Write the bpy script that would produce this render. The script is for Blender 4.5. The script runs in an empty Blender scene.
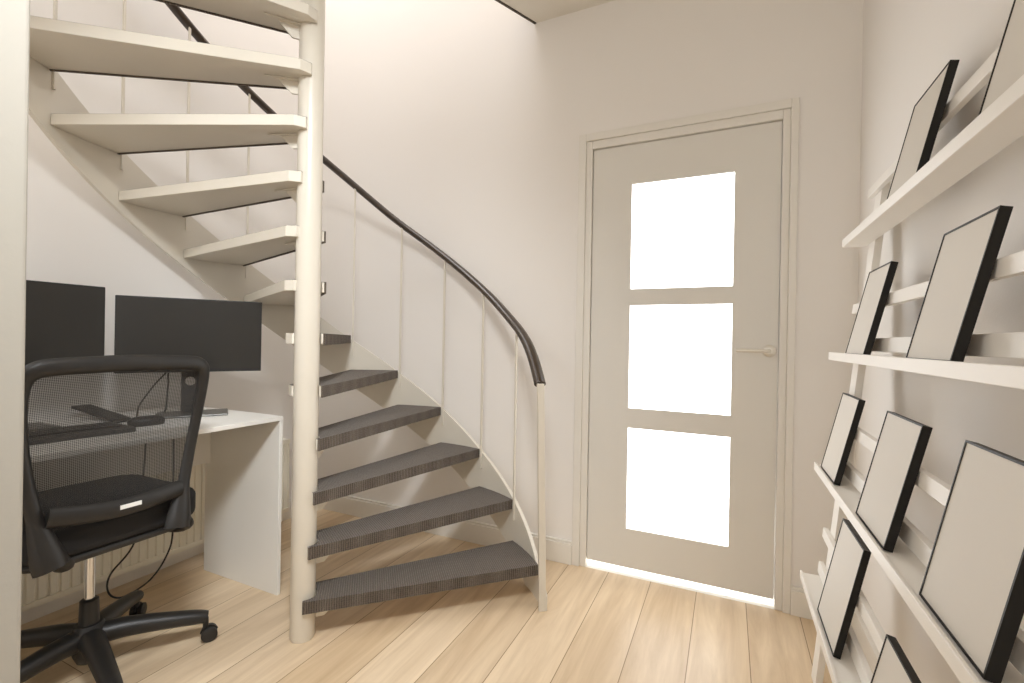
import bpy, bmesh, math, random
from mathutils import Vector, Matrix
random.seed(4)
SC = bpy.context.scene
COL = SC.collection
PI = math.pi
H = 1.11                                   # eye height of the camera


# ------------------------------------------------------------------ helpers
def lin(c):
    c /= 255.0
    return c / 12.92 if c <= 0.04045 else ((c + 0.055) / 1.055) ** 2.4


def rgb(r, g, b):
    return (lin(r), lin(g), lin(b), 1.0)


def new_mat(name):
    m = bpy.data.materials.new(name)
    m.use_nodes = True
    nt = m.node_tree
    return m, nt, nt.nodes['Principled BSDF']


def paint(name, col, rough=0.5, var=0.03, scale=6.0, bump=0.0, bscale=120.0, metal=0.0, spec=0.5, coat=0.0):
    """solid material with a faint procedural mottling and optional fine bump"""
    m, nt, bs = new_mat(name)
    tc = nt.nodes.new('ShaderNodeTexCoord')
    nz = nt.nodes.new('ShaderNodeTexNoise'); nz.inputs['Scale'].default_value = scale; nz.inputs['Detail'].default_value = 3
    nt.links.new(tc.outputs['Object'], nz.inputs['Vector'])
    mx = nt.nodes.new('ShaderNodeMix'); mx.data_type = 'RGBA'
    lo = tuple(max(0, c * (1 - var)) for c in col[:3]) + (1,)
    hi = tuple(min(1, c * (1 + var)) for c in col[:3]) + (1,)
    mx.inputs[6].default_value = lo; mx.inputs[7].default_value = hi
    nt.links.new(nz.outputs['Fac'], mx.inputs[0]); nt.links.new(mx.outputs[2], bs.inputs['Base Color'])
    bs.inputs['Roughness'].default_value = rough; bs.inputs['Metallic'].default_value = metal
    bs.inputs['Specular IOR Level'].default_value = spec
    if coat: bs.inputs['Coat Weight'].default_value = coat
    if bump:
        n2 = nt.nodes.new('ShaderNodeTexNoise'); n2.inputs['Scale'].default_value = bscale; n2.inputs['Detail'].default_value = 4
        nt.links.new(tc.outputs['Object'], n2.inputs['Vector'])
        b = nt.nodes.new('ShaderNodeBump'); b.inputs['Strength'].default_value = bump; b.inputs['Distance'].default_value = 0.002
        nt.links.new(n2.outputs['Fac'], b.inputs['Height']); nt.links.new(b.outputs['Normal'], bs.inputs['Normal'])
    return m


class MB:
    """collects shapes; build() links them as ONE mesh object"""
    def __init__(self): self.bm = bmesh.new()

    def box(self, lo, hi, mat=None):
        x0, y0, z0 = lo; x1, y1, z1 = hi
        v = [Vector(c) for c in ((x0, y0, z0), (x1, y0, z0), (x1, y1, z0), (x0, y1, z0), (x0, y0, z1), (x1, y0, z1), (x1, y1, z1), (x0, y1, z1))]
        if mat is not None: v = [mat @ c for c in v]
        v = [self.bm.verts.new(c) for c in v]
        for f in ((3, 2, 1, 0), (4, 5, 6, 7), (0, 1, 5, 4), (1, 2, 6, 5), (2, 3, 7, 6), (3, 0, 4, 7)):
            self.bm.faces.new([v[i] for i in f])
        return self

    def hexa(self, p):                       # eight explicit corners, bottom ring then top ring
        v = [self.bm.verts.new(Vector(c)) for c in p]
        for f in ((3, 2, 1, 0), (4, 5, 6, 7), (0, 1, 5, 4), (1, 2, 6, 5), (2, 3, 7, 6), (3, 0, 4, 7)):
            self.bm.faces.new([v[i] for i in f])
        return self

    def prism(self, poly, a, b, fn=None):    # polygon (2-D) swept from a to b; fn maps (u, v, w) to a point
        fn = fn or (lambda u, v, w: (u, v, w))
        lo = [self.bm.verts.new(Vector(fn(u, v, a))) for u, v in poly]
        hi = [self.bm.verts.new(Vector(fn(u, v, b))) for u, v in poly]
        n = len(poly)
        self.bm.faces.new(lo[::-1]); self.bm.faces.new(hi)
        for i in range(n): self.bm.faces.new((lo[i], lo[(i + 1) % n], hi[(i + 1) % n], hi[i]))
        return self

    def tube(self, pts, r, seg=10, flat=1.0, up=None, cap=True):
        pts = [Vector(p) for p in pts]; n = len(pts)
        rr = r if isinstance(r, (list, tuple)) else [r] * n
        T = [(pts[min(i + 1, n - 1)] - pts[max(i - 1, 0)]).normalized() for i in range(n)]
        ref = Vector(up) if up else (Vector((0, 0, 1)) if abs(T[0].z) < 0.9 else Vector((1, 0, 0)))
        nrm = (ref - T[0] * ref.dot(T[0])).normalized(); rings = []
        for i in range(n):
            base = Vector(up) if up else nrm
            nrm = (base - T[i] * base.dot(T[i])).normalized(); bi = T[i].cross(nrm)
            rings.append([self.bm.verts.new(pts[i] + nrm * (rr[i] * flat * math.sin(2 * PI * k / seg)) + bi * (rr[i] * math.cos(2 * PI * k / seg))) for k in range(seg)])
        for i in range(n - 1):
            for k in range(seg):
                self.bm.faces.new((rings[i][k], rings[i][(k + 1) % seg], rings[i + 1][(k + 1) % seg], rings[i + 1][k]))
        if cap: self.bm.faces.new(rings[0][::-1]); self.bm.faces.new(rings[-1])
        return self

    def lathe(self, prof, seg=28, c=(0, 0, 0), M=None):   # prof of (radius, z)
        rings = []
        for r, z in prof:
            ring = []
            for k in range(seg):
                p = Vector((r * math.cos(2 * PI * k / seg), r * math.sin(2 * PI * k / seg), z))
                ring.append(self.bm.verts.new((M @ p if M else p) + Vector(c)))
            rings.append(ring)
        for i in range(len(prof) - 1):
            for k in range(seg):
                self.bm.faces.new((rings[i][k], rings[i][(k + 1) % seg], rings[i + 1][(k + 1) % seg], rings[i + 1][k]))
        self.bm.faces.new(rings[0][::-1]); self.bm.faces.new(rings[-1])
        return self

    def build(self, name, mat, parent=None, loc=(0, 0, 0), rz=0.0, bevel=0.0, smooth=False, segs=2):
        bmesh.ops.recalc_face_normals(self.bm, faces=self.bm.faces[:])
        me = bpy.data.meshes.new(name); self.bm.to_mesh(me); self.bm.free()
        me.materials.append(mat)
        if smooth:
            for p in me.polygons: p.use_smooth = True
        o = bpy.data.objects.new(name, me); COL.objects.link(o)
        o.location = loc; o.rotation_euler = (0, 0, rz)
        if parent: o.parent = parent
        if bevel:
            b = o.modifiers.new('Bevel', 'BEVEL'); b.width = bevel; b.segments = segs; b.limit_method = 'ANGLE'; b.angle_limit = math.radians(40)
            if smooth: b.harden_normals = False
        if smooth:
            try:
                me.set_sharp_from_angle(angle=math.radians(42))
            except Exception: pass
        return o


def tag(o, label, cat, group=None):
    o['label'] = label; o['category'] = cat
    if group: o['group'] = group
    return o


def empty(name, loc=(0, 0, 0), rz=0.0):
    o = bpy.data.objects.new(name, None); COL.objects.link(o)
    o.location = loc; o.rotation_euler = (0, 0, rz); o.empty_display_size = 0.05
    return o


def struct(o):
    o['kind'] = 'structure'; return o


def copy_tree(o, parent=None):
    c = o.copy(); COL.objects.link(c)
    if parent: c.parent = parent
    for ch in [x for x in SC.objects if x.parent == o and x != c]:
        copy_tree(ch, c)
    return c


def smoothpath(pts, n=8):
    """Catmull-Rom through pts"""
    P = [Vector(p) for p in pts]; P = [P[0] * 2 - P[1]] + P + [P[-1] * 2 - P[-2]]
    out = []
    for i in range(1, len(P) - 2):
        for k in range(n):
            t = k / n; a, b, c, d = P[i - 1], P[i], P[i + 1], P[i + 2]
            out.append(0.5 * ((2 * b) + (c - a) * t + (2 * a - 5 * b + 4 * c - d) * t * t + (3 * b - a - 3 * c + d) * t ** 3))
    out.append(P[-2]); return out


def interp(tab, x):
    if x <= tab[0][0]: a, b = tab[0], tab[1]
    elif x >= tab[-1][0]: a, b = tab[-2], tab[-1]
    else:
        for a, b in zip(tab, tab[1:]):
            if a[0] <= x <= b[0]: break
    return a[1] + (b[1] - a[1]) * (x - a[0]) / (b[0] - a[0])


# ------------------------------------------------------------------ materials
M_WALL = paint('wall_paint', rgb(237, 233, 228), 0.75, 0.012, 1.5, bump=0.10, bscale=180)
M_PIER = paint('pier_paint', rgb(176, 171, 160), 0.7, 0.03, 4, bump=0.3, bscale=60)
M_CEIL = paint('ceiling_paint', rgb(234, 229, 219), 0.8, 0.012, 1.5)
M_TRIM = paint('white_gloss_trim', rgb(232, 228, 220), 0.35, 0.01, 3)
M_DOOR = paint('door_paint', rgb(226, 223, 216), 0.4, 0.01, 3)
M_STAIR = paint('stair_white_paint', rgb(219, 212, 198), 0.32, 0.03, 7, bump=0.06, bscale=40)
M_BLACK = paint('black_plastic', rgb(34, 32, 30), 0.42, 0.05, 20, bump=0.08, bscale=400)
M_BLACKFAB = paint('black_fabric', rgb(30, 28, 27), 0.9, 0.10, 60, bump=0.35, bscale=700)
M_FRAMEBLK = paint('black_frame', rgb(27, 24, 20), 0.5, 0.08, 25, spec=0.3)
M_MAT = paint('blank_beige_card', rgb(216, 210, 200), 0.6, 0.006, 4)
M_BACKCARD = paint('frame_back_board', rgb(120, 100, 75), 0.8, 0.05, 30)
M_RACK = paint('rack_white_paint', rgb(240, 236, 229), 0.42, 0.015, 9, bump=0.04, bscale=60)
M_DESK = paint('white_laminate', rgb(236, 233, 226), 0.4, 0.008, 4)
M_RAD = paint('radiator_enamel', rgb(236, 230, 214), 0.35, 0.01, 5)
M_RAIL = paint('handrail_vinyl', rgb(58, 46, 35), 0.30, 0.06, 12, coat=0.2)
M_CHROME = paint('chrome', rgb(225, 225, 225), 0.16, 0.01, 5, metal=1.0)
M_STEEL = paint('brushed_steel', rgb(226, 221, 210), 0.30, 0.02, 30, metal=0.7)
M_SCREEN = paint('dark_screen', rgb(46, 44, 41), 0.28, 0.03, 3, spec=0.4)
M_BEZEL = paint('monitor_plastic', rgb(30, 29, 28), 0.45, 0.05, 20)
M_GREYST = paint('grey_stand_metal', rgb(96, 95, 90), 0.35, 0.03, 20, metal=0.3)
M_KEY = paint('keyboard_plastic', rgb(52, 50, 48), 0.55, 0.05, 20)
M_LABEL = paint('white_label', rgb(235, 235, 232), 0.5, 0.01, 20)
M_DARKTRIM = paint('dark_edge_trim', rgb(70, 60, 46), 0.5, 0.05, 20)
M_STONE = paint('pale_threshold_stone', rgb(242, 240, 236), 0.6, 0.01, 4)


def wood_floor():
    m, nt, bs = new_mat('oak_laminate')
    N, L = nt.nodes, nt.links
    tc = N.new('ShaderNodeTexCoord'); sp = N.new('ShaderNodeSeparateXYZ'); L.new(tc.outputs['Object'], sp.inputs[0])
    ax = N.new('ShaderNodeMath'); ax.operation = 'ADD'; ax.inputs[1].default_value = 0.309 + 0.1975 * 40; L.new(sp.outputs['X'], ax.inputs[0])
    ay = N.new('ShaderNodeMath'); ay.operation = 'ADD'; ay.inputs[1].default_value = 20.0; L.new(sp.outputs['Y'], ay.inputs[0])
    cb = N.new('ShaderNodeCombineXYZ'); L.new(ay.outputs[0], cb.inputs[0]); L.new(ax.outputs[0], cb.inputs[1])
    br = N.new('ShaderNodeTexBrick'); L.new(cb.outputs[0], br.inputs['Vector'])
    br.inputs['Scale'].default_value = 1.0; br.inputs['Brick Width'].default_value = 2.6; br.inputs['Row Height'].default_value = 0.1975
    br.inputs['Mortar Size'].default_value = 0.0016; br.inputs['Mortar Smooth'].default_value = 0.2; br.offset = 0.37
    br.inputs['Color1'].default_value = rgb(230, 211, 183); br.inputs['Color2'].default_value = rgb(214, 191, 158); br.inputs['Mortar'].default_value = rgb(150, 122, 90)
    mp = N.new('ShaderNodeMapping'); mp.inputs['Scale'].default_value = (15, 1.3, 1); L.new(tc.outputs['Object'], mp.inputs[0])
    # every plank reads its own strip of the grain
    row = N.new('ShaderNodeMath'); row.operation = 'DIVIDE'; row.inputs[1].default_value = 0.1975; L.new(ax.outputs[0], row.inputs[0])
    fl = N.new('ShaderNodeMath'); fl.operation = 'FLOOR'; L.new(row.outputs[0], fl.inputs[0])
    ml = N.new('ShaderNodeMath'); ml.operation = 'MULTIPLY'; ml.inputs[1].default_value = 7.31; L.new(fl.outputs[0], ml.inputs[0])
    cz = N.new('ShaderNodeCombineXYZ'); L.new(ml.outputs[0], cz.inputs[2])
    va = N.new('ShaderNodeVectorMath'); va.operation = 'ADD'; L.new(mp.outputs[0], va.inputs[0]); L.new(cz.outputs[0], va.inputs[1])
    nz = N.new('ShaderNodeTexNoise'); nz.inputs['Scale'].default_value = 1.0; nz.inputs['Detail'].default_value = 6; nz.inputs['Roughness'].default_value = 0.62; nz.inputs['Distortion'].default_value = 0.6
    L.new(va.outputs[0], nz.inputs['Vector'])
    rp = N.new('ShaderNodeValToRGB'); L.new(nz.outputs['Fac'], rp.inputs[0])
    rp.color_ramp.elements[0].position = 0.33; rp.color_ramp.elements[0].color = (0.80, 0.74, 0.67, 1)
    rp.color_ramp.elements[1].position = 0.66; rp.color_ramp.elements[1].color = (1.06, 1.05, 1.04, 1)
    mx = N.new('ShaderNodeMix'); mx.data_type = 'RGBA'; mx.blend_type = 'MULTIPLY'; mx.inputs[0].default_value = 1.0
    L.new(br.outputs['Color'], mx.inputs[6]); L.new(rp.outputs[0], mx.inputs[7]); L.new(mx.outputs[2], bs.inputs['Base Color'])
    bs.inputs['Roughness'].default_value = 0.36; bs.inputs['Specular IOR Level'].default_value = 0.45
    b = N.new('ShaderNodeBump'); b.inputs['Strength'].default_value = 0.25; b.inputs['Distance'].default_value = 0.001; b.invert = True
    L.new(br.outputs['Fac'], b.inputs['Height']); L.new(b.outputs['Normal'], bs.inputs['Normal'])
    return m


def carpet():
    m, nt, bs = new_mat('ribbed_dark_carpet')
    N, L = nt.nodes, nt.links
    tc = N.new('ShaderNodeTexCoord'); sp = N.new('ShaderNodeSeparateXYZ'); L.new(tc.outputs['Object'], sp.inputs[0])

    def wave(src, freq):
        a = N.new('ShaderNodeMath'); a.operation = 'MULTIPLY'; a.inputs[1].default_value = freq; L.new(src, a.inputs[0])
        s = N.new('ShaderNodeMath'); s.operation = 'SINE'; L.new(a.outputs[0], s.inputs[0]); return s.outputs[0]
    wx = wave(sp.outputs['X'], 2 * PI / 0.0085); wy = wave(sp.outputs['Y'], 2 * PI / 0.0062)
    zz = wave(sp.outputs['Z'], 2 * PI / 0.0075)
    s1 = N.new('ShaderNodeMath'); s1.operation = 'MULTIPLY_ADD'; s1.inputs[1].default_value = 0.35; L.new(wy, s1.inputs[0]); L.new(wx, s1.inputs[2])
    s2 = N.new('ShaderNodeMath'); s2.operation = 'MULTIPLY_ADD'; s2.inputs[1].default_value = 0.25; L.new(zz, s2.inputs[0]); L.new(s1.outputs[0], s2.inputs[2])
    nz = N.new('ShaderNodeTexNoise'); nz.inputs['Scale'].default_value = 260; nz.inputs['Detail'].default_value = 2; L.new(tc.outputs['Object'], nz.inputs['Vector'])
    s3 = N.new('ShaderNodeMath'); s3.operation = 'MULTIPLY_ADD'; s3.inputs[1].default_value = 3.6; L.new(nz.outputs['Fac'], s3.inputs[0]); L.new(s2.outputs[0], s3.inputs[2])
    mr = N.new('ShaderNodeMapRange'); mr.inputs[1].default_value = 0.2; mr.inputs[2].default_value = 3.6; L.new(s3.outputs[0], mr.inputs[0])
    mx = N.new('ShaderNodeMix'); mx.data_type = 'RGBA'; mx.inputs[6].default_value = rgb(62, 53, 45); mx.inputs[7].default_value = rgb(124, 113, 101)
    L.new(mr.outputs[0], mx.inputs[0]); L.new(mx.outputs[2], bs.inputs['Base Color'])
    bs.inputs['Roughness'].default_value = 0.95; bs.inputs['Specular IOR Level'].default_value = 0.15
    bs.inputs['Sheen Weight'].default_value = 0.15
    b = N.new('ShaderNodeBump'); b.inputs['Strength'].default_value = 0.7; b.inputs['Distance'].default_value = 0.002
    L.new(s3.outputs[0], b.inputs['Height']); L.new(b.outputs['Normal'], bs.inputs['Normal'])
    return m


def mesh_fabric():
    """woven net of a chair back: dark threads with real holes between them"""
    m, nt, bs = new_mat('black_net_fabric')
    N, L = nt.nodes, nt.links
    tc = N.new('ShaderNodeTexCoord'); sp = N.new('ShaderNodeSeparateXYZ'); L.new(tc.outputs['Object'], sp.inputs[0])

    def diag(sign):
        a = N.new('ShaderNodeMath'); a.operation = 'MULTIPLY_ADD'; a.inputs[1].default_value = sign; L.new(sp.outputs['Z'], a.inputs[0]); L.new(sp.outputs['Y'], a.inputs[2])
        b = N.new('ShaderNodeMath'); b.operation = 'MULTIPLY'; b.inputs[1].default_value = 2 * PI / 0.0092; L.new(a.outputs[0], b.inputs[0])
        c = N.new('ShaderNodeMath'); c.operation = 'SINE'; L.new(b.outputs[0], c.inputs[0]); return c.outputs[0]
    mu = N.new('ShaderNodeMath'); mu.operation = 'MULTIPLY'; L.new(diag(1.0), mu.inputs[0]); L.new(diag(-1.0), mu.inputs[1])
    mr = N.new('ShaderNodeMapRange'); mr.inputs[1].default_value = -0.25; mr.inputs[2].default_value = 0.45; L.new(mu.outputs[0], mr.inputs[0])
    mr.inputs[3].default_value = 0.50; mr.inputs[4].default_value = 0.93
    tr = N.new('ShaderNodeBsdfTransparent'); ms = N.new('ShaderNodeMixShader')
    bs.inputs['Base Color'].default_value = rgb(46, 43, 40); bs.inputs['Roughness'].default_value = 0.7
    L.new(mr.outputs[0], ms.inputs[0]); L.new(tr.outputs[0], ms.inputs[1]); L.new(bs.outputs[0], ms.inputs[2])
    L.new(ms.outputs[0], N['Material Output'].inputs['Surface'])
    return m


def lit_glass():
    """frosted pane with daylight standing behind it"""
    m, nt, bs = new_mat('frosted_daylight_glass')
    N, L = nt.nodes, nt.links
    nz = N.new('ShaderNodeTexNoise'); nz.inputs['Scale'].default_value = 40
    mr = N.new('ShaderNodeMapRange'); mr.inputs[3].default_value = 0.30; mr.inputs[4].default_value = 0.36; L.new(nz.outputs['Fac'], mr.inputs[0])
    L.new(mr.outputs[0], bs.inputs['Roughness'])
    bs.inputs['Base Color'].default_value = (0.9, 0.9, 0.9, 1)
    bs.inputs['Emission Color'].default_value = (0.96, 0.98, 1.0, 1); bs.inputs['Emission Strength'].default_value = PANE_E
    return m


PANE_E = 3.6
M_FLOOR = wood_floor(); M_CARPET = carpet(); M_NET = mesh_fabric(); M_PANE = lit_glass()

# ------------------------------------------------------------------ the room
XL, XR, YB, YN = -2.43, 0.462, 2.25, -1.9      # left wall, right wall, door wall, wall behind the camera
ZC, ZF, ZT = 2.765, 3.02, 5.3                  # ceiling, floor above, ceiling of the floor above
CX, CY = -1.409, 1.25                          # axis of the spiral stair

struct(MB().box((XL - .1, YN - .1, -.08), (XR + .1, YB - .0, 0)).build('floor', M_FLOOR))
# door wall, with the door hole
DX0, DX1, DZ = -0.690, 0.250, 2.135            # outer edge of the frame
b = MB()
b.box((XL - .1, YB, 0), (DX0 + .03, YB + .12, ZT)); b.box((DX1 - .03, YB, 0), (XR + .1, YB + .12, ZT)); b.box((DX0 + .03, YB, DZ - .03), (DX1 - .03, YB + .12, ZT))
struct(b.build('wall_back', M_WALL))
struct(MB().box((XL - .1, YN, 0), (XL, YB, ZT)).build('wall_left', M_WALL))
struct(MB().box((XR, YN, 0), (XR + .1, YB, ZT)).build('wall_right', M_WALL))
struct(MB().box((XL - .1, YN - .1, 0), (XR + .1, YN, ZT)).build('wall_near', M_WALL))
# stub of wall beside the camera; its end shows at the left edge of the picture
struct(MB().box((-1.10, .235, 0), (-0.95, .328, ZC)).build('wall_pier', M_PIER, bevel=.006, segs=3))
struct(MB().box((XL, .16, ZF), (-1.05, .26, ZT)).build('wall_upstairs', M_WALL))


# ceiling slab with the stair opening cut out
def slab():
    e1 = (-0.931, YB); e0 = (CX + .13 * math.cos(math.radians(63.3)), CY + .13 * math.sin(math.radians(63.3)))
    e2 = (CX + .13 * math.cos(math.radians(290)), CY + .13 * math.sin(math.radians(290))); e3 = (-1.06, .27)
    arc = [(CX + .13 * math.cos(math.radians(a)), CY + .13 * math.sin(math.radians(a))) for a in (40, 10, -20, -50)]
    poly = [e1, (XR, YB), (XR, YN), (XL, YN), (XL, .27), e3, e2] + arc[::-1] + [e0]
    return MB().prism(poly, ZC, ZF), e0, e1


s, e0, e1 = slab()
struct(s.build('ceiling', M_CEIL))
d = Vector((e1[0] - e0[0], e1[1] - e0[1], 0)).normalized(); nn = Vector((-d.y, d.x, 0))      # nn points into the opening
b = MB()
p0 = Vector((e0[0], e0[1], 0)); p1 = Vector((e1[0], e1[1], 0)) - d * .004
b.hexa([(p0 + Vector((0, 0, ZC - .004))), (p1 + Vector((0, 0, ZC - .004))), (p1 + nn * .012 + Vector((0, 0, ZC - .004))), (p0 + nn * .012 + Vector((0, 0, ZC - .004))),
        (p0 + Vector((0, 0, ZC + .05))), (p1 + Vector((0, 0, ZC + .05))), (p1 + nn * .012 + Vector((0, 0, ZC + .05))), (p0 + nn * .012 + Vector((0, 0, ZC + .05)))])
struct(b.build('trim_1', M_DARKTRIM))
struct(MB().box((XL - .1, YN - .1, ZT), (XR + .1, YB + .12, ZT + .1)).build('ceiling_upstairs', M_CEIL))

# baseboards: a flat board with a small step under its top edge
def base(name, x0, y0, x1, y1):
    z = .115
    b = MB().box((x0, y0, 0), (x1, y1, z - .012))
    if abs(x1 - x0) > abs(y1 - y0): b.box((x0, y0 + .005, z - .012), (x1, y1, z))
    else: b.box((x0, y0, z - .012), (x1 - .005, y1, z))
    struct(b.build(name, M_TRIM, bevel=.002))


base('baseboard_back', XL, YB - .018, DX0, YB)
base('baseboard_corner', DX1, YB - .018, XR, YB)
base('baseboard_left', XL, .328, XL + .016, YB - .018)
struct(MB().box((XR - .016, YN, 0), (XR, YB - .018, .115)).build('baseboard_right', M_TRIM, bevel=.002))

# ------------------------------------------------------------------ the door
LX0, LX1, LZ0, LZ1 = -0.618, 0.190, 0.036, 2.056
door = empty('door_1', ((LX0 + LX1) / 2, YB, 0)); struct(door)
dl = -Vector(door.location)
b = MB()
f = YB - .014
# casing: outer flat band, then a recessed inner rebate
for (x0, x1, z0, z1) in ((DX0, -.652, 0, DZ), (.222, DX1, 0, DZ), (-.652, .222, 2.098, DZ)): b.box((x0, f, z0), (x1, YB + .1, z1))
for (x0, x1, z0, z1) in ((-.652, LX0 - .003, 0, 2.098), (LX1 + .003, .222, 0, 2.098), (LX0 - .003, LX1 + .003, LZ1 + .003, 2.098)): b.box((x0, YB - .004, z0), (x1, YB + .1, z1))
struct(b.build('door_frame', M_TRIM, door, loc=dl, bevel=.003))
b = MB()
PX0, PX1 = -0.4295, 0.0135
PZ = ((1.366, 1.866), (0.798, 1.288), (0.222, 0.703))
y0, y1 = YB + .010, YB + .050
b.box((LX0, y0, LZ0), (PX0, y1, LZ1)); b.box((PX1, y0, LZ0), (LX1, y1, LZ1))
zz = [LZ0] + [v for z in sorted(PZ) for v in z] + [LZ1]
for i in range(0, len(zz), 2): b.box((PX0, y0, zz[i]), (PX1, y1, zz[i + 1]))
leaf = struct(b.build('door_leaf', M_DOOR, door, loc=dl))
for z0, z1 in PZ:
    struct(MB().box((PX0, YB + .018, z0), (PX1, YB + .028, z1)).build('glass_pane', M_PANE, leaf))
b = MB()
hx, hz = .158, 1.085
R90 = Matrix.Rotation(PI / 2, 3, 'X')
b.lathe([(.026, 0), (.026, .006), (.023, .009), (.012, .010)], 28, (hx, y0, hz), R90)
b.lathe([(.009, .008), (.009, .045)], 16, (hx, y0, hz), R90)
b.tube(smoothpath([(hx, y0 - .040, hz), (hx - .012, y0 - .047, hz), (hx - .04, y0 - .049, hz), (hx - .128, y0 - .047, hz)], 5), .0085, 14)
hd = struct(b.build('door_handle', M_STEEL, leaf, smooth=True))
# the ground outside that shows in the slit under the door
struct(MB().box((DX0 - .4, YB + .0, -.08), (DX1 + .4, YB + 1.6, -.001)).build('floor_outside', M_STONE))

# ------------------------------------------------------------------ spiral staircase
RT, F0, ST, Z0, RISE = 0.918, 41.65, 16.68, 0.1580, 0.1933
NT = 13
stair = tag(empty('spiral_staircase', (CX, CY, 0)), 'white spiral staircase with dark carpeted treads winding round a round pole', 'staircase')
MB().lathe([(.040, 0), (.0436, .008), (.0436, ZF + .9), (.03, ZF + .92)], 40).build('centre_pole', M_STAIR, stair, loc=(-.004, -.002, 0), smooth=True)


def tread_poly(push=0.0, back=0.0, rin=.0445):
    e = .052; e2 = .078; a1 = math.radians(ST - .5)
    fd = Vector((RT, 0)) - Vector((0, -e)); fd.normalize()               # nosing line from (0,-e) to (RT,0)
    nrm = Vector((fd.y, -fd.x))                                         # forward (clockwise) side
    rear_out = Vector((RT * math.cos(a1), RT * math.sin(a1))); rear_in = Vector((-math.sin(a1) * e2, math.cos(a1) * e2))
    if back:
        rd = (rear_in - rear_out).normalized(); off = Vector((rd.y, -rd.x)) * back
        if off.y > 0: off = -off
        rear_in = rear_in + off; a1 -= back / RT; rear_out = Vector((RT * math.cos(a1), RT * math.sin(a1)))
    pts = []
    for k in range(9):
        a = a1 * k / 8; pts.append(Vector((RT * math.cos(a), RT * math.sin(a))))
    pts[0] = pts[0] + nrm * push
    if push: pts[0].x = math.sqrt(RT * RT - pts[0].y ** 2)
    inner = []
    dirv = (rear_out - rear_in).normalized()
    inner.append(rear_in + dirv * .035); inner.append(rear_in * (.056 / e2))
    for k in range(13):
        a = a1 + PI / 2 - (a1 + PI) * k / 12
        inner.append(Vector((rin * math.cos(a), rin * math.sin(a))))
    inner.append(Vector((0, -e)) + nrm * push)
    return [tuple(p) for p in pts + inner], nrm, fd


poly, nrm, fd = tread_poly()
TH = .038
tr0 = MB().prism(poly, -TH - .002, -.0008).build('tread', M_STAIR, stair, bevel=.002)
cpoly, _, _ = tread_poly(push=.007, back=.002)
b = MB().prism(cpoly, -.0009, 0)
o0 = Vector((0, -.052)); o1 = Vector((RT, 0)); q0 = o0 + nrm * .007; q1 = Vector((math.sqrt(RT * RT - (nrm.y * .007) ** 2), nrm.y * .007))
b.prism([tuple(o0 + nrm * .0002), tuple(q0), tuple(q1), tuple(o1 + nrm * .0002)], -TH - .006, -.0003)
cp = b.build('tread_carpet', M_CARPET, tr0, bevel=.0004, segs=2)
cp['label'] = 'dark ribbed carpet cover'
am = math.radians(ST / 2)
b = MB()
fn = lambda u, v, w: (u * math.cos(am) - w * math.sin(am), u * math.sin(am) + w * math.cos(am), v)
b.prism([(.041, -.041), (.115, -.041), (.115, -.047), (.070, -.091), (.041, -.091)], -.004, .004, fn)
b.prism([(.041, -.0415), (.16, -.0415), (.16, -.0455), (.041, -.0455)], -.018, .018, fn)
b.build('tread_bracket', M_STAIR, tr0)
for i in range(NT):
    t = tr0 if i == 0 else copy_tree(tr0, stair)
    t.location = (0, 0, Z0 + RISE * i); t.rotation_euler = (0, 0, math.radians(F0 + ST * i))

RS0, RS1 = .921, .937
top_tab = [(36.8, .06), (40, .105), (43.5, .158), (50, .252), (57.9, .352), (74.8, .541), (92.7, .752), (109.7, .94), (126, 1.118), (135, 1.226), (154, 1.455), (176, 1.712), (212, 2.128), (270, 2.80)]
b = MB(); ring = []
PE = F0 + ST * NT
n = 130
for k in range(n + 1):
    ph = 36.8 + (PE - 36.8) * k / n; a = math.radians(ph); zt = interp(top_tab, ph); zb = max(0.0, zt - .26)
    if ph < 44: zb = max(0, zt - .26)
    c, s_ = math.cos(a), math.sin(a)
    ring.append([b.bm.verts.new((r * c, r * s_, z)) for r, z in ((RS0, zb), (RS1, zb), (RS1, zt), (RS0, zt))])
for k in range(n):
    for j in range(4): b.bm.faces.new((ring[k][j], ring[k][(j + 1) % 4], ring[k + 1][(j + 1) % 4], ring[k + 1][j]))
b.bm.faces.new(ring[0]); b.bm.faces.new(ring[-1][::-1])
b.build('stringer', M_STAIR, stair, smooth=True)

rail_tab = [(36.0, .900), (39.0, .940), (42.1, .978), (45.5, 1.034), (49.7, 1.092), (54.5, 1.148), (60.6, 1.208), (76.0, 1.389), (94.1, 1.601), (109.7, 1.778), (126.5, 2.000), (134.4, 2.098), (154.1, 2.334), (158.5, 2.383), (171.0, 2.536), (176.3, 2.597), (212, 3.01)]
RR = .930


rad_tab = [(36, .894), (39, .898), (45, .907), (55, .918), (70, .926), (90, .930), (400, .930)]


def rail_pt(ph): a = math.radians(ph); R_ = interp(rad_tab, ph); return Vector((R_ * math.cos(a), R_ * math.sin(a), interp(rail_tab, ph)))


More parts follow.
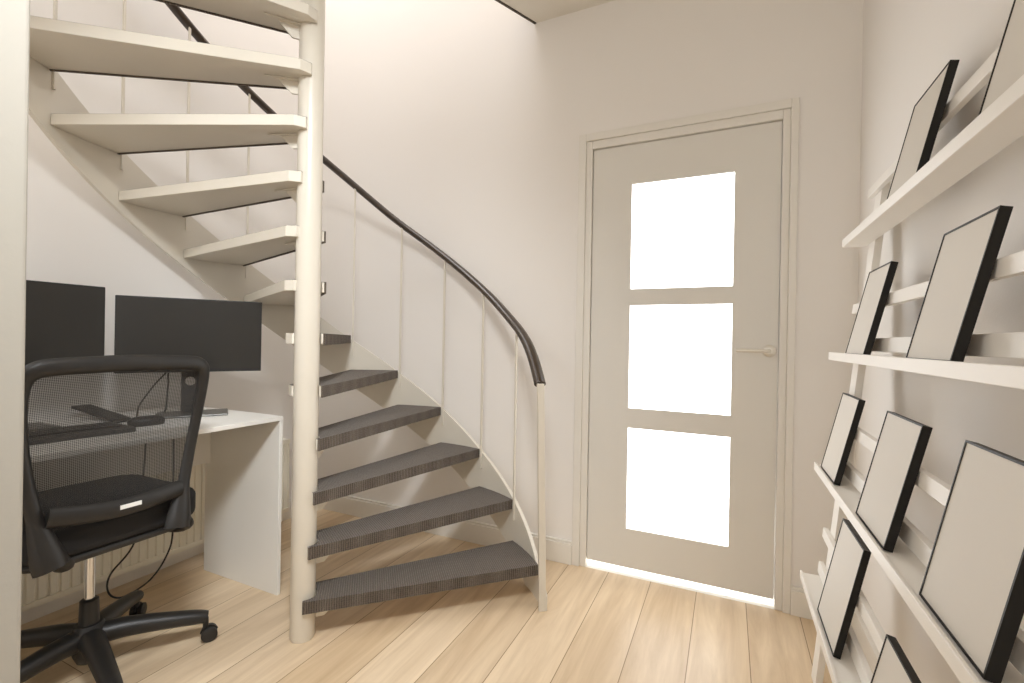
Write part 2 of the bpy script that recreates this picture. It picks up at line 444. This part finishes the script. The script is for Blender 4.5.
raw = [rail_pt(38.2 + (PE - 38.2) * k / 110) for k in range(111)]
for _ in range(4): raw = [raw[0]] + [(raw[i - 1] + raw[i] * 2 + raw[i + 1]) / 4 for i in range(1, len(raw) - 1)] + [raw[-1]]
MB().tube(raw, .0255, 16, flat=.70, up=(0, 0, 1)).build('handrail', M_RAIL, stair, smooth=True, bevel=.004)['label'] = 'dark brown vinyl handrail'
a = math.radians(37.6); c, s_ = math.cos(a), math.sin(a)
fn = lambda u, v, w: ((u - .024 * w / .935) * c - v * s_, (u - .024 * w / .935) * s_ + v * c, w)
MB().prism([(.903, -.016), (.932, -.016), (.932, .002), (.903, .002)], 0, .935, fn).build('newel_post', M_STAIR, stair, bevel=.002)
bz = math.radians(F0 - 1.05)
b0 = None
for i in range(1, NT):
    ph = F0 + ST * i - 1.15; zb = interp(top_tab, ph) - .085; zt = interp(rail_tab, ph) - .008; L = zt - zb
    a = math.radians(ph)
    MB().box((-.004, -.0045, 0), (.004, .0045, L)).build('baluster', M_STAIR, stair, loc=((RS0 - .0045) * math.cos(a), (RS0 - .0045) * math.sin(a), zb), rz=a)

# ------------------------------------------------------------------ radiator on the left wall
rad = tag(empty('panel_radiator', (XL + .05, 1.22, .085)), 'white ribbed panel radiator low on the wall under the desk', 'radiator')
b = MB(); ya, yb = -.77, .74; prof = []; pitch = .0333; nr = int((yb - ya) / pitch)
for k in range(nr):
    y = ya + k * pitch
    prof += [(.044, y), (.044, y + pitch * .62), (.038, y + pitch * .74), (.038, y + pitch * .88)]
poly = [(.0, ya)] + prof + [(.044, ya + nr * pitch), (0, ya + nr * pitch)]
b.prism(poly, .022, .40)
b.box((-.002, ya, 0), (.050, ya + nr * pitch, .022)); b.box((-.002, ya, .40), (.050, ya + nr * pitch, .424))
b.build('radiator_panel', M_RAD, rad)
for y in (-.5, .5): MB().box((-.049, y - .02, .06), (.0, y + .02, .36)).build('wall_bracket', M_RAD, rad)

# ------------------------------------------------------------------ desk
ZD = .768
desk = tag(empty('desk', (-2.07, .9, 0)), 'white laminate desk with a slab side panel standing against the left wall', 'desk')
dl = -Vector(desk.location)
MB().box((-2.415, .345, ZD - .018), (-1.735, 1.4145, ZD)).build('desktop', M_DESK, desk, loc=dl, bevel=.0015)
for y in (.347, 1.398): MB().box((-2.236, y, 0), (-1.737, y + .016, ZD - .018)).build('side_panel', M_DESK, desk, loc=dl, bevel=.001)
MB().box((-2.215, .365, .515), (-2.198, 1.398, ZD - .018)).build('back_rail', M_DESK, desk, loc=dl)


# ------------------------------------------------------------------ monitors
def monitor(name, loc, rz, w, h, zb, label, base_u=.13, base_v=(-.03, .14), col_u=-.010):
    """local frame: x along the width, -y towards the viewer, origin under the screen centre on the desk"""
    r = tag(empty(name, loc, rz), label, 'monitor', 'monitors on the desk')
    z0 = zb - loc[2]
    MB().box((-w / 2, 0, z0), (w / 2, .018, z0 + h)).box((-w * .3, .018, z0 + h * .2), (w * .3, .038, z0 + h * .8)).build('housing', M_BEZEL, r, bevel=.003)
    MB().box((-w / 2 + .006, -.0012, z0 + .014), (w / 2 - .006, .0005, z0 + h - .006)).build('screen', M_SCREEN, r)
    # flat column with a round cable hole
    cw, ch, v = .032, z0 + h * .55, .060
    hole_c, hr = z0 * .42 + .065, .019
    b = MB(); N = 24
    for s in (1, -1):                        # two halves joined round the hole
        pts = [(0, 0.0), (s * cw, 0.0), (s * cw, ch), (0, ch), (0, hole_c + hr)]
        pts += [(s * hr * math.sin(PI * k / 12), hole_c + hr * math.cos(PI * k / 12)) for k in range(1, 12)] + [(0, hole_c - hr)]
        b.prism(pts, v, v + .016, lambda p, q, t: (p + col_u, t, q))
    st = b.build('stand_column', M_BEZEL, r)
    MB().box((col_u - .03, .038, z0 + h * .42), (col_u + .03, v, z0 + h * .6)).build('stand_mount', M_BEZEL, r, bevel=.003)
    MB().box((-base_u, base_v[0], 0), (base_u, base_v[1], .008)).build('stand_base', M_GREYST, r, bevel=.003)
    return r


LM, RM = Vector((-2.185, 1.006)), Vector((-1.903, 1.430))
mid = (LM + RM) / 2; ang = math.atan2(RM.y - LM.y, RM.x - LM.x)
monitor('monitor', (mid.x, mid.y, ZD), ang, (RM - LM).length, .308, .955, 'black widescreen monitor angled on the desk nearest the stair pole, turned off')
monitor('monitor', (-2.19, .978 - .265, ZD), PI / 2, .53, .308, .982, 'black monitor at left end of the desk, flat to the wall, cut by the pier')

# keyboard, mouse, small device, cables
kb = tag(empty('keyboard', (-1.995, .72, ZD), math.radians(85)), 'long black keyboard lying on the desk below the left monitor', 'keyboard')
MB().box((-.225, -.095, 0), (.225, .085, .016)).build('keyboard_body', M_KEY, kb, bevel=.004)
b = MB()
for r_ in range(5):
    for c_ in range(21):
        x = -.208 + c_ * .0198; y = -.035 + r_ * .0225
        b.box((x, y, .016), (x + .0165, y + .018, .021))
b.build('keys', M_BLACK, kb)
ms = tag(empty('computer_mouse', (-1.985, 1.020, ZD), math.radians(75)), 'black computer mouse on the desk right of the keyboard', 'mouse')
b = MB(); prof = [(.002, .036), (.020, .034), (.030, .030), (.036, .022), (.037, .010), (.034, 0.0)]
b.lathe([(r_ * .95, z) for r_, z in prof][::-1], 24)
for v in b.bm.verts: v.co.x *= 1.65
b.build('mouse_body', M_BLACK, ms, smooth=True)
b = MB().lathe([(.007, -.003), (.007, .003)], 12, (.03, 0, .031), Matrix.Rotation(PI / 2, 3, 'X'))
b.build('scroll_wheel', M_GREYST, ms)
b = MB(); A_ = Vector((-2.385, .955, ZD + .040)); B_ = Vector((-2.150, .985, ZD + .001)); sd = Vector((.0, .065, 0)); up_ = Vector((.16, 0, .98)) * .010
b.hexa([A_, B_, B_ + sd, A_ + sd, A_ + up_, B_ + up_, B_ + sd + up_, A_ + sd + up_])
dv = tag(b.build('desk_device', M_BLACK, None, bevel=.002), 'small flat dark device propped up on the desk behind the keyboard', 'device')


def cable(name, pts, label, r=.003):
    return tag(MB().tube(smoothpath(pts, 8), r, 8).build(name, M_BLACK, None, smooth=True), label, 'cable', 'black cables around the desk')


cable('monitor_cable', [(-2.130, 1.165, .952), (-2.15, 1.13, .90), (-2.165, 1.085, .82), (-2.14, 1.06, ZD + .0065), (-2.10, 1.0, ZD + .0065), (-2.095, .95, ZD + .0065), (-2.12, .80, ZD + .0065), (-2.15, .62, ZD + .0065)],
      'black cable running down from the angled monitor and along the desk behind the keyboard')
cable('monitor_cable', [(-2.140, 1.178, .950), (-2.145, 1.180, .88), (-2.150, 1.176, .80), (-2.185, 1.19, ZD + .0125), (-2.24, 1.22, ZD + .0065), (-2.30, 1.26, ZD + .0065)],
      'black cable dropping straight down beside the stand of the angled monitor')
pc = [(1.02, .318), (.942, .222), (.940, .155), (.985, .121), (1.074, .144), (1.135, .22), (1.155, .311)]
pc = [(-2.17, y * 1.0585, H + (z - H) * 1.0585) for y, z in pc]
cable('power_cable', [(-2.175, 1.12, ZD - .02), (-2.172, 1.105, .50)] + pc + [(-2.172, 1.222, .50), (-2.175, 1.22, ZD - .02)],
      'black cable hanging in a loop under the desk behind the office chair', .0035)

# ------------------------------------------------------------------ office chair
HX, HY = -1.872, .805
ch = tag(empty('office_chair', (HX, HY, 0)), 'black office chair with a see-through net back and five-star base, at the desk', 'office chair')
# local: +x towards the room (chair back), seat faces -x
xb = .255


def bx(z):                                    # back plane x at height z (leans back a little, lumbar bulge)
    return xb + .03 * (z - .5) / .5 - .035 * math.sin(PI * max(0, min(1, (z - .5) / .55)))


half = [(.0, 1.042), (.08, 1.040), (.16, 1.037), (.200, 1.030), (.219, 1.006), (.224, .95), (.217, .85), (.202, .74), (.184, .64), (.168, .56), (.155, .50)]
fr = [(-y, z) for y, z in half[::-1]] + half[1:]
DYC = -.037
# top bar wide, sides narrower, lobes at the feet
def wid(p):
    z = p.z
    if z < .62: return .0185 + .020 * min(1, (.62 - z) / .11)
    return interp([(.62, .0185), (.94, .0165), (.985, .018), (1.0, .022), (1.02, .0235)], z) if z > .62 else .0185
path = smoothpath([(bx(z), y + DYC, z - .016) for y, z in fr], 5)
b = MB(); b.tube(path, [wid(p) for p in path], 12, flat=.62, up=(1, 0, 0))
b.build('back_frame', M_BLACK, ch, smooth=True)
b = MB(); bar = smoothpath([(bx(.595) + .012, DYC - .165, .622), (bx(.58) + .022, DYC - .08, .608), (bx(.575) + .026, DYC, .602), (bx(.58) + .022, DYC + .08, .604), (bx(.595) + .012, DYC + .165, .612)], 5)
b.tube(bar, .026, 12, flat=.5, up=(1, 0, 0)); b.build('back_crossbar', M_BLACK, ch, smooth=True)
tagp = Vector((bx(.575) + .0395, -.026, .607))
MB().box((tagp.x - .001, tagp.y - .027, tagp.z - .006), (tagp.x + .001, tagp.y + .027, tagp.z + .006)).build('maker_tag', M_LABEL, ch)['label'] = 'small white tag'
# net
b = MB(); rows = 14; cols = 10; g = []
for i in range(rows + 1):
    z = .575 + (1.02 - .575) * i / rows
    w_ = interp([(.50, .155), (.56, .168), (.64, .184), (.74, .202), (.85, .217), (.94, .223), (.99, .219), (1.02, .205)], z) - .006
    g.append([b.bm.verts.new((bx(z) - .018 * (1 - (2 * j / cols - 1) ** 2), DYC + w_ * (2 * j / cols - 1), z)) for j in range(cols + 1)])
for i in range(rows):
    for j in range(cols): b.bm.faces.new((g[i][j], g[i][j + 1], g[i + 1][j + 1], g[i + 1][j]))
b.build('back_net', M_NET, ch, smooth=True)


def rrect(x0, x1, y0, y1, r, n=6):
    out = []
    for cx_, cy_, a0 in ((x1 - r, y1 - r, 0), (x0 + r, y1 - r, 90), (x0 + r, y0 + r, 180), (x1 - r, y0 + r, 270)):
        for k in range(n + 1):
            a = math.radians(a0 + 90 * k / n); out.append((cx_ + r * math.cos(a), cy_ + r * math.sin(a)))
    return out


b = MB().prism(rrect(-.245, .222, -.240, .235, .09), .482, .574)
b.build('seat_cushion', M_BLACKFAB, ch, smooth=True, bevel=.022, segs=4)
MB().prism(rrect(-.235, .216, -.230, .225, .09), .460, .4825).build('seat_pan', M_BLACK, ch, smooth=True, bevel=.008)
b = MB().box((-.10, -.055, .424), (.085, .055, .461)); b.build('tilt_mechanism', M_BLACK, ch, bevel=.012)
for s in (-1, 1): MB().tube(smoothpath([(.10, s * .12, .462), (.19, s * .15, .458), (.245, s * .158, .478), (bx(.52), s * .158 + DYC, .53)], 4), .018, 10, flat=.7).build('back_support', M_BLACK, ch, smooth=True)
MB().lathe([(.014, .235), (.014, .43)], 24).build('gas_lift', M_CHROME, ch, smooth=True)['label'] = 'chrome gas lift'
MB().lathe([(.027, .165), (.026, .20), (.0245, .245), (.018, .250)], 24).build('lift_sleeve', M_BLACK, ch, smooth=True)
MB().lathe([(.022, .045), (.030, .05), (.040, .075), (.047, .105), (.045, .15), (.036, .170)], 28).build('base_hub', M_BLACK, ch, smooth=True)
lp = smoothpath([(.030, 0, .128), (.10, 0, .126), (.19, 0, .113), (.285, 0, .096), (.322, 0, .086)], 4)
leg0 = MB().tube(lp, [.036 - .014 * k / (len(lp) - 1) for k in range(len(lp))], 12, flat=.95, up=(0, 0, 1)).build('leg', M_BLACK, ch, smooth=True)
b = MB(); RX = Matrix.Rotation(PI / 2, 3, 'X')
for y in (-.013, .013): b.lathe([(.020, -.009), (.0255, -.006), (.0255, .006), (.020, .009)], 22, (.330, y, .0257), RX)
b.lathe([(.007, -.020), (.007, .020)], 10, (.330, 0, .0257), RX)
hood = [(.330 + .029 * math.cos(math.radians(a)), .0257 + .029 * math.sin(math.radians(a))) for a in range(20, 171, 15)] + [(.330, .03)]
b.prism(hood, -.0035, .0035, lambda u, v, w: (u, w, v)); b.lathe([(.009, .045), (.009, .084)], 12, (.319, 0, 0))
b.build('caster', M_BLACK, leg0, smooth=True)
for k in range(5):
    l = leg0 if k == 0 else copy_tree(leg0, ch)
    l.rotation_euler = (0, 0, math.radians(59 + 72 * k))

# ------------------------------------------------------------------ leaning picture rack on the right
S = 1.08
rack = tag(empty('picture_rack', (.30, 1.0, 0)), 'white leaning ladder rack with four shallow shelves along the right wall', 'display rack')
dl = -Vector(rack.location)


def post_x(z): return .4104 + .095 * (z - 1.472)        # front face of the uprights


for y in (1.785, .42):
    b = MB(); pts = []
    for z in (0, 1.645):
        x = post_x(z); pts += [(x, y, z), (x + .02, y, z), (x + .02, y + .070, z), (x, y + .070, z)]
    b.hexa(pts).build('upright', M_RACK, rack, loc=dl, bevel=.0015)
YE, YS = 1.89, .30
tiers = [(1.461, .3416), (1.0835, .309), (.7066, .2732), (.3275, .2376)]
for zt, xf in tiers:
    MB().prism([(xf, zt - .020), (post_x(zt) - .0005, zt - .020), (post_x(zt) - .0005, zt), (xf + .007, zt), (xf + .007, zt + .0065), (xf, zt + .0065)], YS, YE, lambda u, v, w: (u, w, v)).build('shelf_board', M_RACK, rack, loc=dl, bevel=.0015)
    for z0, z1 in ((zt + .014, zt + .050), (zt + .135, zt + .166)):
        b = MB(); pts = []
        for z in (z0, z1):
            x = post_x(z) - .0005; pts += [(x - .014, YS, z), (x, YS, z), (x, YE, z), (x - .014, YE, z)]
        b.hexa(pts).build('back_slat', M_RACK, rack, loc=dl, bevel=.001)

FW, FH, FT = .207, .250, .0155


def picture(name, FW=FW, FH=FH):
    """local: x = out of the rack (front is -x), y along the shelf from 0 to FW, z up the frame"""
    r = empty(name)
    b = MB(); t = .0035
    b.box((0, 0, 0), (FT, t, FH)); b.box((0, FW - t, 0), (FT, FW, FH)); b.box((0, t, 0), (FT, FW - t, t)); b.box((0, t, FH - t), (FT, FW - t, FH))
    b.build('frame_moulding', M_FRAMEBLK, r)
    MB().box((.0015, t, t), (.004, FW - t, FH - t)).build('blank_insert', M_MAT, r)['label'] = 'plain beige insert'
    MB().box((.0042, t, t), (.0125, FW - t, FH - t)).build('back_board', M_BACKCARD, r)
    return r


pics = [(0, 1.465, 'black-framed blank picture on the top rack shelf, the one nearer the door'),
        (0, .915 * S, 'black-framed blank picture on the top rack shelf, cut off at the right edge'),
        (1, 1.575 * S, 'black-framed blank picture on the second rack shelf from the top, the one nearer the door'),
        (1, 1.172, 'black-framed blank picture on the second rack shelf from the top, the nearer of two'),
        (2, 1.70 * S, 'black-framed blank picture at the far door end of the third rack shelf from the top'),
        (2, 1.368, 'black-framed blank picture in the middle of the third rack shelf from the top'),
        (2, .967, 'large near black-framed blank picture at right end of the third rack shelf'),
        (3, 1.517 * S, 'black-framed blank picture on the lowest rack shelf, the one nearer the door'),
        (3, 1.163, 'wide black-framed blank picture on the lowest rack shelf, cut off at the bottom edge')]
sizes = {3: (.207, .250), 4: (.212, .256), 5: (.222, .257), 6: (.212, .262), 7: (.232, .286), 8: (.262, .212)}
for i, (ti, yf, lab) in enumerate(pics):
    w_, h_ = sizes.get(i, (FW, FH))
    o = picture('framed_picture', w_, h_)
    zt, xf = tiers[ti]
    tag(o, lab, 'picture', 'blank black-framed pictures on the rack')
    off, tilt = (.0135, math.radians(11.9)) if i in (6, 7) else (.0105, math.radians(12.9))
    o.rotation_euler = (0, tilt, 0)
    o.location = (xf + off, yf - w_, zt + .0002 + FT * math.sin(tilt))

# ------------------------------------------------------------------ light
def area(name, loc, rot, sx, sy, power, col=(1, .97, .92)):
    L = bpy.data.lights.new(name, 'AREA'); L.shape = 'RECTANGLE'; L.size = sx; L.size_y = sy; L.energy = power; L.color = col
    o = bpy.data.objects.new(name, L); COL.objects.link(o); o.location = loc; o.rotation_euler = rot; o['kind'] = 'helper'
    return o


area('stairwell_lamp', (-1.5, 1.3, ZT - .05), (0, 0, 0), 1.4, 1.4, 54, (.95, .955, 1))
area('fill_behind_camera', (-.5, YN + .06, 1.45), (math.radians(90), 0, 0), 1.7, 1.7, 11, (.93, .965, 1))  # added fill light from behind the camera; no window exists there
area('fill_study_overhead', (-1.75, -.45, ZC - .03), (math.radians(20), 0, 0), 1.0, 1.0, 14, (.93, .965, 1))  # added overhead fill to brighten the study side; stands for no fitting
dv = Vector((-1.95, 1.25, .45)) - Vector((-.15, .0, ZC - .08))
hl = area('fill_nook_aimed', (-.15, .0, ZC - .08), dv.to_track_quat('-Z', 'Y').to_euler(), .5, .5, 18, (.93, .965, 1))  # added unseen fill above the camera, aimed into the desk nook
hl.data.spread = math.radians(85)
area('outside_daylight', ((DX0 + DX1) / 2, YB + .9, 1.6), (math.radians(25), 0, 0), 1.2, 1.0, 120, (1, .98, .95))
w = bpy.data.worlds.new('daylight'); SC.world = w; w.use_nodes = True
w.node_tree.nodes['Background'].inputs[0].default_value = (1, .98, .95, 1); w.node_tree.nodes['Background'].inputs[1].default_value = 1.0

# ------------------------------------------------------------------ camera
cam = bpy.data.cameras.new('camera'); co = bpy.data.objects.new('camera', cam); COL.objects.link(co)
cam.sensor_width = 36; cam.lens = 466.995 / 1024 * 36; cam.clip_start = .02
r = Vector((0.9071698, 0.4204138, 0.0171794)); u = Vector((-0.0163711, -0.0055313, 0.9998507)); fw = Vector((-0.420446, 0.9073156, -0.0018648))
Mx = Matrix(((r.x, u.x, -fw.x), (r.y, u.y, -fw.y), (r.z, u.z, -fw.z))).to_4x4(); Mx.translation = (0, 0, H)
co.matrix_world = Mx
SC.camera = co
SC.view_settings.view_transform = 'Standard'; SC.view_settings.look = 'None'; SC.view_settings.gamma = 1; SC.view_settings.exposure = 0.12
SC.view_settings.use_curve_mapping = False
SC.cycles.max_bounces = 10; SC.cycles.diffuse_bounces = 7; SC.cycles.glossy_bounces = 3; SC.cycles.transparent_max_bounces = 12
SC.cycles.use_denoising = True; SC.cycles.sample_clamp_indirect = 6.0
